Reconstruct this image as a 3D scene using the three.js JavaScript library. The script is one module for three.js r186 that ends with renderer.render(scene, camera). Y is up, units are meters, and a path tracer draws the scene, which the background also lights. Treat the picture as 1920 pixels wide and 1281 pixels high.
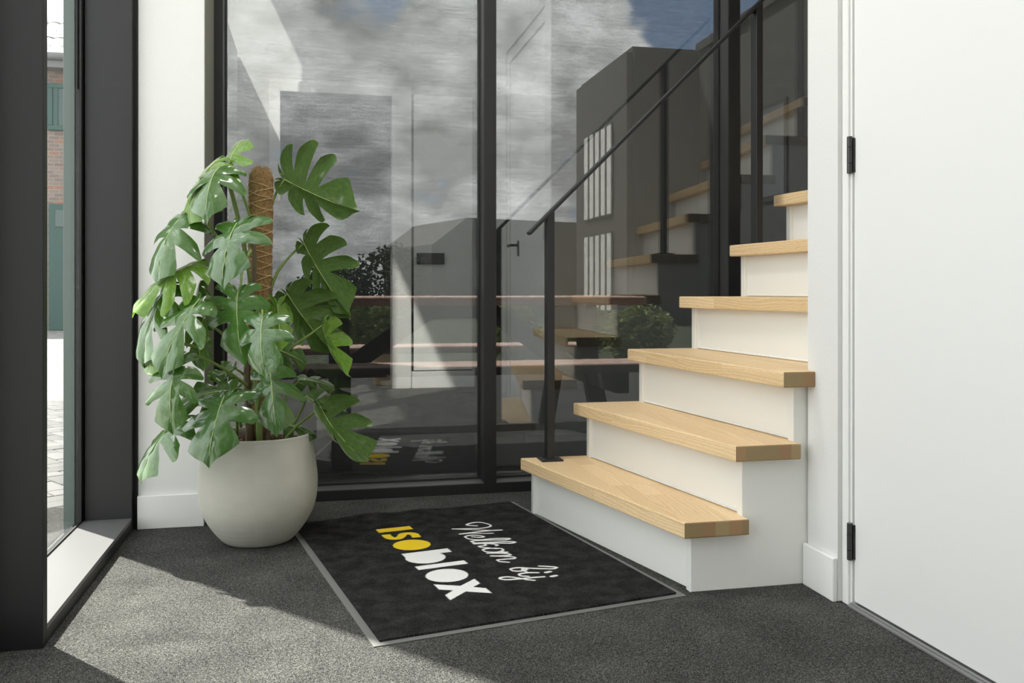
import * as THREE from 'three';
import { RoundedBoxGeometry } from 'three/addons/geometries/RoundedBoxGeometry.js';
import { mergeGeometries, mergeVertices, toCreasedNormals } from 'three/addons/utils/BufferGeometryUtils.js';
import { RectAreaLightUniformsLib } from 'three/addons/lights/RectAreaLightUniformsLib.js';
import { createNoise2D, createNoise3D } from 'simplex-noise';

// ---------- camera, sky, sun, exposure ----------
const scene = new THREE.Scene();
const camera = new THREE.PerspectiveCamera(41.965, 1920 / 1281, 0.05, 200);
camera.position.set(0, 0.765, 0);
camera.rotation.y = -THREE.MathUtils.degToRad(12.5);
camera.setViewOffset(1920, 1281, 0, 95.5, 1920, 1281);   // lens shift: level camera, horizon above the middle
camera.updateProjectionMatrix();

const renderer = new THREE.WebGLRenderer({ antialias: true });
renderer.toneMapping = THREE.LinearToneMapping;
renderer.toneMappingExposure = 2.0;
renderer.shadowMap.enabled = true;
RectAreaLightUniformsLib.init();

const SUN_ELEVATION = 54, SKY_LEVEL = 1.0;
const sun = new THREE.DirectionalLight(new THREE.Color(1.0, 0.95, 0.87), 11.0);
{
  const e = THREE.MathUtils.degToRad(SUN_ELEVATION), c = Math.cos(e);
  sun.position.set(-0.645 * c * 20, Math.sin(e) * 20, -(0.764 * c * 20 + 2));
  sun.target.position.set(0, 0, -2);
  sun.castShadow = true;
  sun.shadow.radius = 1.6;
  const s = sun.shadow.camera; s.left = -8; s.right = 8; s.top = 8; s.bottom = -8; s.near = 1; s.far = 60;
  scene.add(sun, sun.target);
}

function mulberry(seed) {
  return () => { seed = (seed + 0x6d2b79f5) | 0; let t = Math.imul(seed ^ (seed >>> 15), 1 | seed); t = (t + Math.imul(t ^ (t >>> 7), 61 | t)) ^ t; return ((t ^ (t >>> 14)) >>> 0) / 4294967296; };
}
const rnd = mulberry(71);
const n2 = createNoise2D(mulberry(5)), n2b = createNoise2D(mulberry(19));
const { clamp, lerp, smoothstep } = THREE.MathUtils;
const fbm = (x, y, o = 4, f = n2) => { let s = 0, a = 0.5; for (let i = 0; i < o; i++) { s += a * f(x, y); x = x * 2.03 + 7.1; y = y * 2.03 - 3.7; a *= 0.5; } return s; };

const n3 = createNoise3D(mulberry(29)), fbm3 = (x, y, z, o) => { let s = 0, a = 0.5; for (let i = 0; i < o; i++) { s += a * n3(x, y, z); x = x * 2.03 + 3.1; y = y * 2.03 - 1.7; z = z * 2.03 + 0.9; a *= 0.5; } return s; };

// blue summer sky with cumulus
{
  const DEG0 = Math.PI / 180, W = 2048, H = 1024, data = new Float32Array(W * H * 4);
  // gaps of blue between the clouds: [azimuth from the room's depth axis, elevation, half widths, depth]
  const gaps = [[4.0, 19.4, 1.7, 2.0, 1.1], [22.8, 17.5, 3.6, 5.0, 1.4], [29.5, 19, 4, 5, 1.2]];
  const puffs = [[20.3, 14.6, 1.6, 1.1, 0.9], [24.2, 13.4, 2.0, 0.9, 0.9], [13.0, 13.4, 2.6, 1.6, 0.6], [17.2, 17.0, 3.0, 1.6, 0.7], [2.5, 14, 5, 1.4, 0.45], [-4, 18, 3, 4, 0.5], [12.5, 8.5, 2.0, 2.6, 0.6], [8.5, 15.5, 1.5, 3, 0.4], [11, 4.5, 3, 1.6, 0.35]];
  const darks = [[7.5, 9.0, 6, 2.2, 0.5], [-1, 6.5, 5, 2.2, 0.45], [1.5, 17, 3, 2, 0.35], [16, 9, 2.5, 3, 0.4], [12, 16, 1.6, 1.5, 0.3]];
  for (let row = 0; row < H; row++) {
    const up = ((row + 0.5) / H - 0.5) * Math.PI, el = up * 180 / Math.PI;
    for (let col = 0; col < W; col++) {
      const round = ((col + 0.5) / W - 0.5) * 2 * Math.PI;
      const x = Math.cos(round) * Math.cos(up), z = Math.sin(round) * Math.cos(up), y = Math.sin(up);
      let az = Math.atan2(x, -z) * 180 / Math.PI;
      const i = (row * W + col) * 4;
      const K = 5.2, ca = Math.cos(az * DEG0) * K, sa = Math.sin(az * DEG0) * K, ce = el * 0.17;
      const big = fbm3(ca, sa, ce, 4), wob = fbm3(ca * 2.6 + 5, sa * 2.6, ce * 2.6 + 3, 4);
      let d = 0.62 + big * 0.75;
      const bump = (l) => { let s = 0; for (const [a, e, wa, we, g] of l) { const q = ((az - a) / wa) ** 2 + ((el - e) / we) ** 2; s += g * Math.exp(-q * 1.1 ) ; } return s; };
      const gap = bump(gaps), puff = bump(puffs), dark = bump(darks);
      d += puff * 0.9 - gap * 1.0 + wob * 0.45;
      const cover = smoothstep(d, 0.0, 0.32);
      const shade = clamp(0.52 + wob * 0.42 + big * 0.25 + puff * 0.42 - dark * 0.6, 0.16, 1.2);
      const lift = Math.exp(-Math.max(y, 0) * 3.2);
      const blue = [lerp(0.30, 0.75, lift), lerp(0.50, 0.98, lift), lerp(0.98, 1.25, lift)];
      const cl = 2.9 * shade, cloud = [cl, cl * 1.0, cl * 1.01];
      for (let c = 0; c < 3; c++) data[i + c] = lerp(blue[c], cloud[c], cover) * SKY_LEVEL;
      data[i + 3] = 1;
    }
  }
  const t = new THREE.DataTexture(data, W, H, THREE.RGBAFormat, THREE.FloatType);
  t.mapping = THREE.EquirectangularReflectionMapping; t.magFilter = THREE.LinearFilter; t.needsUpdate = true;
  scene.background = t; scene.environment = t;
}

// ---------- helpers ----------
const DEG = Math.PI / 180;
// the room's axes: x to the right along the glazing, y up, d into the picture (z = -d)
const V = (x, y, d) => new THREE.Vector3(x, y, -d);
// a place given by the sight line it was measured on and its distance d behind the camera plane of the room
const TH = 12.5 * DEG, CS = Math.cos(TH), SN = Math.sin(TH);
const at = (px, py, d) => { const a = (px - 960) / 1670, b = (545 - py) / 1670, rx = SN + a * CS, rd = CS - a * SN, t = d / rd; return V(rx * t, 0.765 + b * t, d); };

const used = {};
function numbered(name) { const n = used[name] = (used[name] ?? -1) + 1; return n ? name + '_' + String(n).padStart(3, '0') : name; }
function base(name, label, category, pos, extra = {}) {
  const o = new THREE.Group(); o.name = numbered(name); o.position.copy(pos);
  o.userData = { ...(label ? { label } : {}), ...(category ? { category } : {}), ...extra };
  scene.add(o); return o;
}
const struct = (name, pos = new THREE.Vector3()) => { const o = new THREE.Group(); o.name = name; o.position.copy(pos); o.userData = { kind: 'structure' }; scene.add(o); return o; };
function worldOf(o) { const p = new THREE.Vector3(); for (let q = o; q && q !== scene; q = q.parent) p.add(q.position); return p; }
// a part whose geometry is written in room coordinates
function part(name, geo, mat, parent, label) {
  const g = Array.isArray(geo) ? merge(geo) : geo;
  const w = worldOf(parent); g.translate(-w.x, -w.y, -w.z);
  const m = new THREE.Mesh(g, mat); m.name = numbered(name); m.castShadow = m.receiveShadow = true;
  if (label) m.userData.label = label;
  parent.add(m); return m;
}
// a thing or a piece of the setting that is one mesh, its origin at the foot of it
function single(name, geo, mat, data) {
  const g = Array.isArray(geo) ? merge(geo) : geo;
  g.computeBoundingBox(); const b = g.boundingBox, c = new THREE.Vector3((b.min.x + b.max.x) / 2, b.min.y, (b.min.z + b.max.z) / 2);
  g.translate(-c.x, -c.y, -c.z);
  const m = new THREE.Mesh(g, mat); m.name = data.kind === 'structure' ? name : numbered(name); m.position.copy(c); m.userData = data; m.castShadow = m.receiveShadow = true;
  scene.add(m); return m;
}
function merge(list) {
  return mergeGeometries(list.map((g) => { const h = g.index ? g.toNonIndexed() : g; for (const k of Object.keys(h.attributes)) if (!['position', 'normal', 'uv'].includes(k)) h.deleteAttribute(k); h.groups = []; return h; }));
}
// texture coordinates in metres, from the dominant axis of each face
function metres(g, turn = false) {
  const h = g.index ? g.toNonIndexed() : g, p = h.attributes.position, n = h.attributes.normal, uv = new Float32Array(p.count * 2);
  for (let i = 0; i < p.count; i++) {
    const ax = Math.abs(n.getX(i)), ay = Math.abs(n.getY(i)), az = Math.abs(n.getZ(i));
    let a, b;
    if (ay >= ax && ay >= az) { a = p.getX(i); b = p.getZ(i); } else if (ax >= az) { a = p.getZ(i); b = p.getY(i); } else { a = p.getX(i); b = p.getY(i); }
    uv[i * 2] = turn ? b : a; uv[i * 2 + 1] = turn ? a : b;
  }
  h.setAttribute('uv', new THREE.BufferAttribute(uv, 2)); return h;
}
// a box between two corners in room coordinates, edges eased by r
function box(x0, x1, y0, y1, d0, d1, r = 0.002) {
  const w = x1 - x0, h = y1 - y0, l = d1 - d0, m = Math.min(w, h, l);
  const g = r > 0 && m > 2.2 * r ? new RoundedBoxGeometry(w, h, l, 1, r) : new THREE.BoxGeometry(w, h, l);
  g.translate((x0 + x1) / 2, (y0 + y1) / 2, -(d0 + d1) / 2); return metres(g);
}
// a plank between two points, width along `wide`, thickness across
function bar(a, b, w, t, upHint = new THREE.Vector3(0, 1, 0), r = 0.002) {
  const l = a.distanceTo(b), y = b.clone().sub(a).normalize(), x = new THREE.Vector3().crossVectors(y, upHint).normalize(), z = new THREE.Vector3().crossVectors(x, y);
  const g = new RoundedBoxGeometry(w, l, t, 1, Math.min(r, t * 0.4, w * 0.4));
  metres(g).applyMatrix4(new THREE.Matrix4().makeBasis(x, y, z).setPosition(a.clone().add(b).multiplyScalar(0.5)));
  return g.index ? g.toNonIndexed() : metresKeep(g);
}
function metresKeep(g) { return g; }
// a plan outline [[x, d], ...] raised from y0 to y1
function prism(plan, y0, y1, bevel = 0.003) {
  const s = new THREE.Shape(plan.map(([x, d]) => new THREE.Vector2(x, d)));
  const g = new THREE.ExtrudeGeometry(s, { depth: y1 - y0 - 2 * bevel, bevelEnabled: bevel > 0, bevelThickness: bevel, bevelSize: bevel, bevelOffset: -bevel, bevelSegments: 2 });
  g.rotateX(-Math.PI / 2); g.translate(0, y0 + bevel, 0);
  return metres(g);
}
// an upright outline [[x, y], ...] extruded from d0 to d1
function upright(outline, d0, d1, bevel = 0.0015) {
  const s = new THREE.Shape(outline.map(([x, y]) => new THREE.Vector2(x, y)));
  const g = new THREE.ExtrudeGeometry(s, { depth: d1 - d0 - 2 * bevel, bevelEnabled: true, bevelThickness: bevel, bevelSize: bevel, bevelOffset: -bevel, bevelSegments: 1 });
  g.translate(0, 0, -d1 + bevel); return metres(g);
}
// triangles sorted into material groups
function grouped(g, pick) {
  const h = g.index ? g.toNonIndexed() : g, p = h.attributes.position, n = h.attributes.normal, uv = h.attributes.uv, bins = [[], []];
  for (let i = 0; i < p.count; i += 3) bins[pick(new THREE.Vector3((n.getX(i) + n.getX(i + 1) + n.getX(i + 2)) / 3, (n.getY(i) + n.getY(i + 1) + n.getY(i + 2)) / 3, (n.getZ(i) + n.getZ(i + 1) + n.getZ(i + 2)) / 3))].push(i, i + 1, i + 2);
  const order = bins.flat(), o = new THREE.BufferGeometry();
  for (const [k, s] of [['position', 3], ['normal', 3], ['uv', 2]]) { const src = h.attributes[k], a = new Float32Array(order.length * s); order.forEach((v, i) => { for (let c = 0; c < s; c++) a[i * s + c] = src.getComponent(v, c); }); o.setAttribute(k, new THREE.BufferAttribute(a, s)); }
  o.addGroup(0, bins[0].length, 0); o.addGroup(bins[0].length, bins[1].length, 1); return o;
}
function canvasless(W, H, f, srgb = true) {     // f(x, y) -> [r, g, b] in 0..1
  const d = new Uint8Array(W * H * 4);
  for (let y = 0, i = 0; y < H; y++) for (let x = 0; x < W; x++, i += 4) { const c = f(x, y); for (let k = 0; k < 3; k++) d[i + k] = clamp(Math.round(c[k] * 255), 0, 255); d[i + 3] = 255; }
  const t = new THREE.DataTexture(d, W, H); t.wrapS = t.wrapT = THREE.RepeatWrapping; t.magFilter = THREE.LinearFilter; t.minFilter = THREE.LinearMipmapLinearFilter; t.generateMipmaps = true;
  if (srgb) t.colorSpace = THREE.SRGBColorSpace; t.needsUpdate = true; return t;
}
const scaled = (t, x, y = x) => { const c = t.clone(); c.repeat.set(1 / x, 1 / y); c.needsUpdate = true; return c; };
const lin = (r, g, b) => new THREE.Color().setRGB(r, g, b);
const std = (color, roughness, extra = {}) => new THREE.MeshStandardMaterial({ color, roughness, ...extra });

// ---------- materials ----------
const carpetTex = canvasless(2048, 2048, (() => {
  const r = mulberry(3), tufts = new Float32Array(1024 * 1024).map(() => r() - 0.5);
  return (x, y) => {
    const big = fbm(x / 300, y / 300, 3) * 0.05, mid = n2(x / 9, y / 9) * 0.04, f = n2(x / 3.0, y / 3.0) * 0.07, tuft = tufts[(y >> 1) * 1024 + (x >> 1)] * 0.17 + (r() - 0.5) * 0.34;
    const v = clamp(0.255 + big + mid + f + tuft + (r() > 0.98 ? 0.2 : 0), 0.02, 1);
        const o = n2b(x / 5, y / 5) > 0.45 ? 0.91 : 1; return [v, v * 1.0, v * 0.985 * o];
  };
})());
const carpetBump = canvasless(1024, 1024, (() => { const r = mulberry(4); return (x, y) => { const v = 0.5 + n2b(x / 2.6, y / 2.6) * 0.25 + (r() - 0.5) * 0.4; return [v, v, v]; }; })(), false);
const plasterBump = canvasless(512, 512, (x, y) => { const v = 0.5 + fbm(x / 14, y / 14, 3) * 0.5; return [v, v, v]; }, false);
const M = {};
M.carpet = new THREE.MeshPhysicalMaterial({ roughness: 1, specularIntensity: 0.25, map: scaled(carpetTex, 2.05), bumpMap: scaled(carpetBump, 1.1), bumpScale: 0.003 });
M.wall = std(lin(0.74, 0.74, 0.72), 0.75, { bumpMap: scaled(plasterBump, 0.5), bumpScale: 0.0004 });
M.trim = std(lin(0.82, 0.82, 0.80), 0.38);
M.door = new THREE.MeshPhysicalMaterial({ color: lin(0.82, 0.82, 0.805), roughness: 0.42, clearcoat: 0.15, clearcoatRoughness: 0.4 });
M.stairPaint = std(lin(0.84, 0.84, 0.80), 0.42);
M.nearWall = std(lin(0.6, 0.6, 0.585), 0.8);
M.frame = std(lin(0.0115, 0.0115, 0.012), 0.42);
M.frameSoft = std(lin(0.02, 0.02, 0.0205), 0.38);
M.paleRailTop = std(lin(0.075, 0.075, 0.076), 0.4);  // paler than the frame to make up for weak light on the rail top
M.gasket = std(lin(0.008, 0.008, 0.008), 0.6);
M.steel = std(lin(0.012, 0.012, 0.013), 0.45);
M.sill = std(lin(0.125, 0.125, 0.125), 0.42);
M.outerJamb = std(lin(0.13, 0.165, 0.15), 0.3);  // green reflections on the jamb are put into this base colour
M.glass = new THREE.MeshPhysicalMaterial({ color: lin(0.95, 0.97, 0.96), roughness: 0, transmission: 1, thickness: 0, ior: 1.95 });
M.clearGlass = new THREE.MeshPhysicalMaterial({ color: lin(0.97, 0.985, 0.98), roughness: 0, transmission: 1, thickness: 0, ior: 1.45 });
M.grey = std(lin(0.2, 0.2, 0.2), 0.6);
M.darkWall = std(lin(0.12, 0.12, 0.125), 0.8);
M.threshold = std(lin(0.28, 0.28, 0.28), 0.45, { metalness: 0.4 });
M.hinge = std(lin(0.035, 0.035, 0.035), 0.4);

function oakTex(seed, warm) {
  const nn = createNoise2D(mulberry(seed)), r = mulberry(seed + 1), W = 1024, H = 512, tone = [...Array(16)].map(() => (r() - 0.5));
  return canvasless(W, H, (x, y) => {          // 1.6 m along the grain (x), 0.4 m across (y)
    const stave = Math.floor(y / 74) + Math.floor((x + Math.floor(y / 74) * 311) / 520) * 5;
    const u = x / W * 1.6, v = y / H * 0.4;
    const warp = nn(u * 1.4, v * 9) * 0.012;
    const ring = 0.5 + 0.5 * Math.sin((v + warp) * 620 + nn(u * 2.2, v * 14 + stave) * 5);
    const fibre = nn(u * 26, v * 900) * 0.5 + nn(u * 60, v * 1700) * 0.5;
    const pore = nn(u * 34 + 5, v * 1300) > 0.62 ? -0.06 : 0;
    const l = 0.0 + tone[(stave % 16 + 16) % 16] * 0.07 + (ring - 0.5) * 0.055 + fibre * 0.04 + pore;
    return [0.89 + l * 0.9, 0.775 + l * 1.0 - warm * 0.02, 0.60 + l * 1.05 - warm * 0.05];
  });
}
const oakA = oakTex(31, 0);
const endTex = canvasless(512, 256, (() => { const nn = createNoise2D(mulberry(91)); return (x, y) => {     // 0.2 m x 0.1 m of end grain
  const st = Math.floor(x / 92), s = nn(st * 3.3, 2) , ring = Math.sin((x * 1.0 + y * (0.25 + s * 0.6) + nn(x / 70, y / 120) * 9) * 1.1);
  const l = s * 0.05 + ring * 0.022 + nn(x / 2, y / 9) * 0.04, pink = Math.max(0, nn(st * 1.7, 9)) * 0.045; return [0.60 + l + pink, 0.515 + l - pink * 0.4, 0.365 + l * 0.8 - pink * 0.2];
}; })());
const oakMap = oakA.clone(); oakMap.repeat.set(1 / 1.6, 1 / 0.4); oakMap.needsUpdate = true;
M.oak = std('#ffffff', 0.5, { map: oakMap, bumpMap: oakMap, bumpScale: 0.0003 });
M.oakEnd = std('#ffffff', 0.6, { map: scaled(endTex, 0.2, 0.1) });

// ---------- the room ----------
const CEIL = 2.8, HI = 4.0, HEAD = 2.72, GLASS = 3.385, FRONT = 3.30;      // ceiling height; glazing: inner face of the panes and front of the frame
single('floor', metres(new THREE.BoxGeometry(3.9, 0.1, 5.75).translate(0.85, -0.05, -0.535)), M.carpet, { kind: 'structure' });
{
  const ceiling = struct('ceiling', V(0.9, CEIL, 0.8));
  part('ceiling_board', box(-0.78, 2.9, CEIL, CEIL + 0.12, 2.0737, 3.44, 0), M.wall, ceiling);
  part('ceiling_board', box(-0.78, 2.9, HI, HI + 0.12, -2.3, 2.20, 0), M.wall, ceiling);
  part('bulkhead', box(-0.78, 2.9, CEIL + 0.12, HI, 2.0737, 2.20, 0), M.wall, ceiling);
  // white pier between the side window and the glazing
  const back = struct('wall_back', V(-0.45, 0, 3.2));
  part('plaster', box(-0.553, -0.35, 0, CEIL, 3.05, 3.30), M.wall, back);
  part('return_strip', box(-0.3499, -0.347, 0, CEIL, 3.056, 3.2995, 0.0005), std(lin(0.16, 0.165, 0.125), 0.6), back);  // thin olive-grey strip laid over the white return of the pier
  part('corner_post', box(-0.762, -0.553, 0, CEIL, 3.052, 3.44), M.frame, back);
  single('baseboard_back', [box(-0.5535, -0.3495, 0, 0.108, 3.036, 3.0499, 0.003)], M.trim, { kind: 'structure' });

  const left = struct('wall_left', V(-0.66, 0, 1));
  part('plaster', [box(-0.76, -0.566, 0, 2.56, -0.2, 0.55, 0), box(-0.76, -0.566, HEAD + 0.03, CEIL, 2.105, 3.05, 0), box(-0.76, -0.566, 3.94, HI, -0.22, 2.0737, 0)], M.wall, left);
  part('steel_post', box(-0.745, -0.566, 0, HI, 2.0737, 2.105, 0.001), std(lin(0.006, 0.006, 0.0063), 0.55), left);

  const right = struct('wall_right', V(1.3, 0, 1));
  part('plaster', [box(1.254, 2.9, 0, CEIL, 1.962, 2.10, 0.003)], M.wall, right);
  part('plaster', [box(1.254, 1.42, 0, HI, -0.2, 0.93, 0.003), box(1.254, 1.42, 2.36, HI, 0.93, 1.962, 0), box(1.254, 1.42, CEIL, HI, 1.962, 2.0737, 0)], M.wall, right);
  single('baseboard_right', [box(1.241, 1.2539, 0, 0.108, 1.962, 2.1015, 0.003)], M.trim, { kind: 'structure' });
  single('wall_stairwell', box(2.75, 2.9, 0, CEIL, 2.10, 3.44, 0), M.wall, { kind: 'structure' });

  // wall behind the viewer with the doorway one looks in from
  const near = struct('wall_near', V(0.3, 0, -0.3));
  part('plaster', [box(-0.76, -0.335, 0, HI, -0.34, -0.22, 0), box(0.74, 1.42, 0, HI, -0.34, -0.22, 0), box(-0.335, 0.74, 2.36, HI, -0.34, -0.22, 0)], M.nearWall, near);
  const corr = struct('wall_corridor', V(0.3, 0, -1.5));
  part('plaster', [box(-0.76, 1.42, 0, HI, -2.3, -2.2, 0), box(-0.76, -0.66, 0, HI, -2.2, -0.34, 0), box(1.32, 1.42, 0, HI, -2.2, -0.34, 0)], M.darkWall, corr);
  single('trim_1', [box(-0.335, -0.255, 0, 2.36, -0.34, -0.195), box(0.59, 0.74, 0, 2.36, -0.34, -0.195), box(-0.255, 0.59, 2.28, 2.36, -0.34, -0.195)], M.trim, { kind: 'structure' });
}
// unseen lamps added for top light: square opal panels, one over the stair foot, one in the high part of the hall
for (const [x, y, d, w, label] of [[0.30, CEIL, 2.62, 0.40, 'square opal lamp added unseen above the door mat for top light'], [0.35, HI, 0.95, 0.60, 'larger square opal lamp added unseen high above the entrance']]) {
  const l = base('added_ceiling_lamp', label, 'lamp', V(x, y - 0.045, d));
  part('lamp_housing', box(x - w / 2 - 0.02, x + w / 2 + 0.02, y - 0.04, y - 0.0005, d - w / 2 - 0.02, d + w / 2 + 0.02, 0.004), M.trim, l);
  part('lamp_panel', box(x - w / 2, x + w / 2, y - 0.045, y - 0.0402, d - w / 2, d + w / 2, 0), new THREE.MeshStandardMaterial({ color: lin(0.9, 0.9, 0.88), roughness: 0.5, emissive: lin(1, 0.985, 0.965), emissiveIntensity: 1.2 }), l);
  const a = new THREE.RectAreaLight(new THREE.Color(1, 0.985, 0.965), w < 0.5 ? 15 : 7, w, w);
  a.position.copy(V(x, y - 0.05, d)); a.lookAt(x, y - 1, -d); scene.add(a);
}
// white boarded panel beside the doorway, with its letter plate
{
  const d = struct('door_2', V(1.0, 0, -0.21));
  part('shadow_gap', [box(0.741, 0.760, 0.13, 2.3, -0.2195, -0.216, 0), box(0.76, 1.225, 0.131, 0.139, -0.2195, -0.2025, 0)], M.gasket, d);
  part('door_panel', box(0.76, 1.225, 0.02, 2.3, -0.219, -0.203), M.door, d);
  part('door_rail', box(0.745, 1.24, 0, 0.13, -0.219, -0.192), M.trim, d);
  part('letter_plate', box(0.78, 1.0, 0.97, 1.06, -0.203, -0.18, 0.004), M.steel, d);
}
// entrance on the left, nearer than the photograph shows: steel frame and clear glass
{
  const d = struct('door_3', V(-0.72, 0, 1.25));
  part('door_frame', [box(-0.75, -0.69, 2.56, 3.94, -0.22, -0.18), box(-0.75, -0.69, 2.56, 2.62, -0.18, 0.55), box(-0.75, -0.69, 3.88, 3.94, -0.18, 0.55), box(-0.75, -0.69, 0, 3.94, 0.55, 0.61), box(-0.75, -0.69, 0, 3.94, 1.28, 1.34), box(-0.75, -0.69, 0, 3.94, 2.01, 2.0737), box(-0.75, -0.69, 2.5, 2.62, 0.61, 2.01), box(-0.75, -0.69, 3.88, 3.94, 0.61, 2.01), box(-0.75, -0.69, 0, 0.08, 0.61, 2.01)], M.frame, d);
  for (const [d0, d1] of [[0.61, 1.28], [1.34, 2.01]]) for (const [y0, y1] of [[0.08, 2.5], [2.62, 3.88]]) part('pane', box(-0.724, -0.718, y0, y1, d0, d1, 0), M.clearGlass, d);
  part('pane', box(-0.724, -0.718, 2.62, 3.88, -0.18, 0.55, 0), M.clearGlass, d);
  part('door_handle', [box(-0.66, -0.635, 0.75, 1.35, 1.36, 1.385, 0.006), box(-0.69, -0.635, 0.82, 0.84, 1.362, 1.383), box(-0.69, -0.635, 1.26, 1.28, 1.362, 1.383)], M.steel, d);
}
// side window in its deep steel lining
{
  const w = struct('window_1', V(-0.65, 0, 2.55));
  part('window_sill', box(-0.708, -0.5665, 0.03, 0.042, 2.105, 3.021, 0.001), M.sill, w, 'pale aluminium window sill');
  part('sill_apron', box(-0.70, -0.5668, 0, 0.0298, 2.105, 3.021, 0.001), M.frame, w);
  part('lining_panel', box(-0.705, -0.566, 0, HEAD + 0.03, 3.021, 3.0515, 0.001), M.frameSoft, w);
  part('lining_head', box(-0.705, -0.566, HEAD, HEAD + 0.03, 2.105, 3.021, 0.001), M.frameSoft, w);
  part('window_frame', [box(-0.728, -0.709, 0.0, HEAD + 0.03, 3.004, 3.051, 0.001), box(-0.728, -0.709, 0, HEAD + 0.03, 2.105, 2.135, 0.001), box(-0.728, -0.709, 0.0, 0.041, 2.135, 3.004, 0.001), box(-0.728, -0.709, HEAD - 0.01, HEAD + 0.03, 2.135, 3.004, 0.001)], M.frame, w);
  part('gasket', [box(-0.713, -0.7085, 0.0415, HEAD - 0.01, 2.996, 3.0035, 0), box(-0.713, -0.7085, 0.0415, 0.047, 2.14, 2.996, 0)], M.gasket, w);
  part('pane', box(-0.722, -0.716, 0.041, HEAD - 0.01, 2.135, 3.004, 0), M.clearGlass, w);
  part('outer_jamb', box(-0.7615, -0.7285, -0.05, 2.78, 3.0, 3.051, 0.002), M.outerJamb, w, 'grey outer jamb with a green reflection put into its colour');
  part('outer_sill', box(-0.7615, -0.7285, -0.05, 0.012, 2.07, 3.0, 0.002), M.sill, w);
}
// the glazing: posts, rails, seals and three tall panes
const bays = [[-0.318, 0.6245], [0.67, 1.621], [1.672, 2.7]];
{
  const w = struct('window_2', V(0.8, 0, FRONT));
  for (const [x0, x1] of [[-0.349, -0.318], [0.6245, 0.67], [1.621, 1.672], [2.7, 2.75]]) part('window_post', box(x0, x1, 0, CEIL, FRONT, 3.44, 0.0015), M.frame, w);
  for (const [x0, x1] of bays) {
    part('lit_reveal', box(x0 + 0.0001, x0 + 0.0012, 0.0395, CEIL - 0.06, FRONT + 0.002, GLASS - 0.0065, 0), M.frameSoft, w);  // paler sheets: window light on the post sides put into colour
    part('lit_reveal', box(x1 - 0.0012, x1 - 0.0001, 0.0395, CEIL - 0.06, FRONT + 0.002, GLASS - 0.0065, 0), M.frameSoft, w);
    part('bottom_rail', box(x0 + 0.0002, x1 - 0.0002, 0, 0.0375, FRONT + 0.001, 3.44, 0.001), M.frame, w);
    part('pale_rail_top', box(x0 + 0.0004, x1 - 0.0004, 0.0376, 0.0392, FRONT + 0.003, GLASS - 0.002, 0), M.paleRailTop, w);
    part('top_rail', box(x0 + 0.0002, x1 - 0.0002, CEIL - 0.06, CEIL - 0.001, FRONT + 0.001, 3.44, 0.001), M.frame, w);
    part('gasket', [box(x0, x0 + 0.006, 0.039, CEIL - 0.06, GLASS - 0.006, GLASS + 0.03, 0), box(x1 - 0.006, x1, 0.039, CEIL - 0.06, GLASS - 0.006, GLASS + 0.03, 0), box(x0 + 0.006, x1 - 0.006, 0.0393, 0.046, GLASS - 0.004, GLASS + 0.03, 0)], M.gasket, w);
    part('pane', box(x0 + 0.003, x1 - 0.003, 0.04, CEIL - 0.062, GLASS, GLASS + 0.012, 0), M.glass, w);
  }
}
// woven sun screens behind the panes
{
  const r = mulberry(12), W = 1024, H = 1024, rows = [...Array(H)].map(() => r()), off = [...Array(H)].map(() => r() * 900), amp = [...Array(H)].map(() => r());
  const weave = canvasless(W, H, (x, y) => {          // streaky threads run level; 2 m square
    const k = y >> 1, run = n2((x + off[k]) / 30, k * 3.7) * 0.5, slub = n2b((x + off[(k >> 1)]) / 60, (k >> 1) * 1.9);
    const v = 0.845 + (rows[k] - 0.5) * 0.035 + run * 0.05 * (0.4 + amp[k]) + slub * 0.02 + (r() - 0.5) * 0.10;
    return [v, v, v];
  }, false);
  const aMap = scaled(weave, 2.0, 2.0);
  M.screen = new THREE.MeshStandardMaterial({ color: lin(0.02, 0.02, 0.0205), roughness: 0.9, transparent: true, opacity: 0.80, alphaMap: aMap, side: THREE.DoubleSide });
  const words = ['grey woven sun screen behind the wide left pane', 'grey woven sun screen between the middle post and the dark column', 'grey woven sun screen behind the pane right of the dark column'];
  bays.forEach(([x0, x1], i) => {
    const s = base('sun_screen', words[i], 'sun screen', V((x0 + x1) / 2, 0.0, 3.46), { group: 'sun screens behind the glazing' });
    part('screen_fabric', box(x0 - 0.015, x1 + 0.015, 0.03, CEIL - 0.05, 3.4598, 3.4602, 0), M.screen, s);
    part('bottom_bar', box(x0 - 0.014, x1 + 0.014, 0.0, 0.03, 3.450, 3.470, 0.003), M.frame, s);
    part('cassette', box(x0 - 0.014, x1 + 0.014, CEIL - 0.05, CEIL + 0.05, 3.442, 3.53, 0.003), M.frame, s);
  });
}
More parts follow.
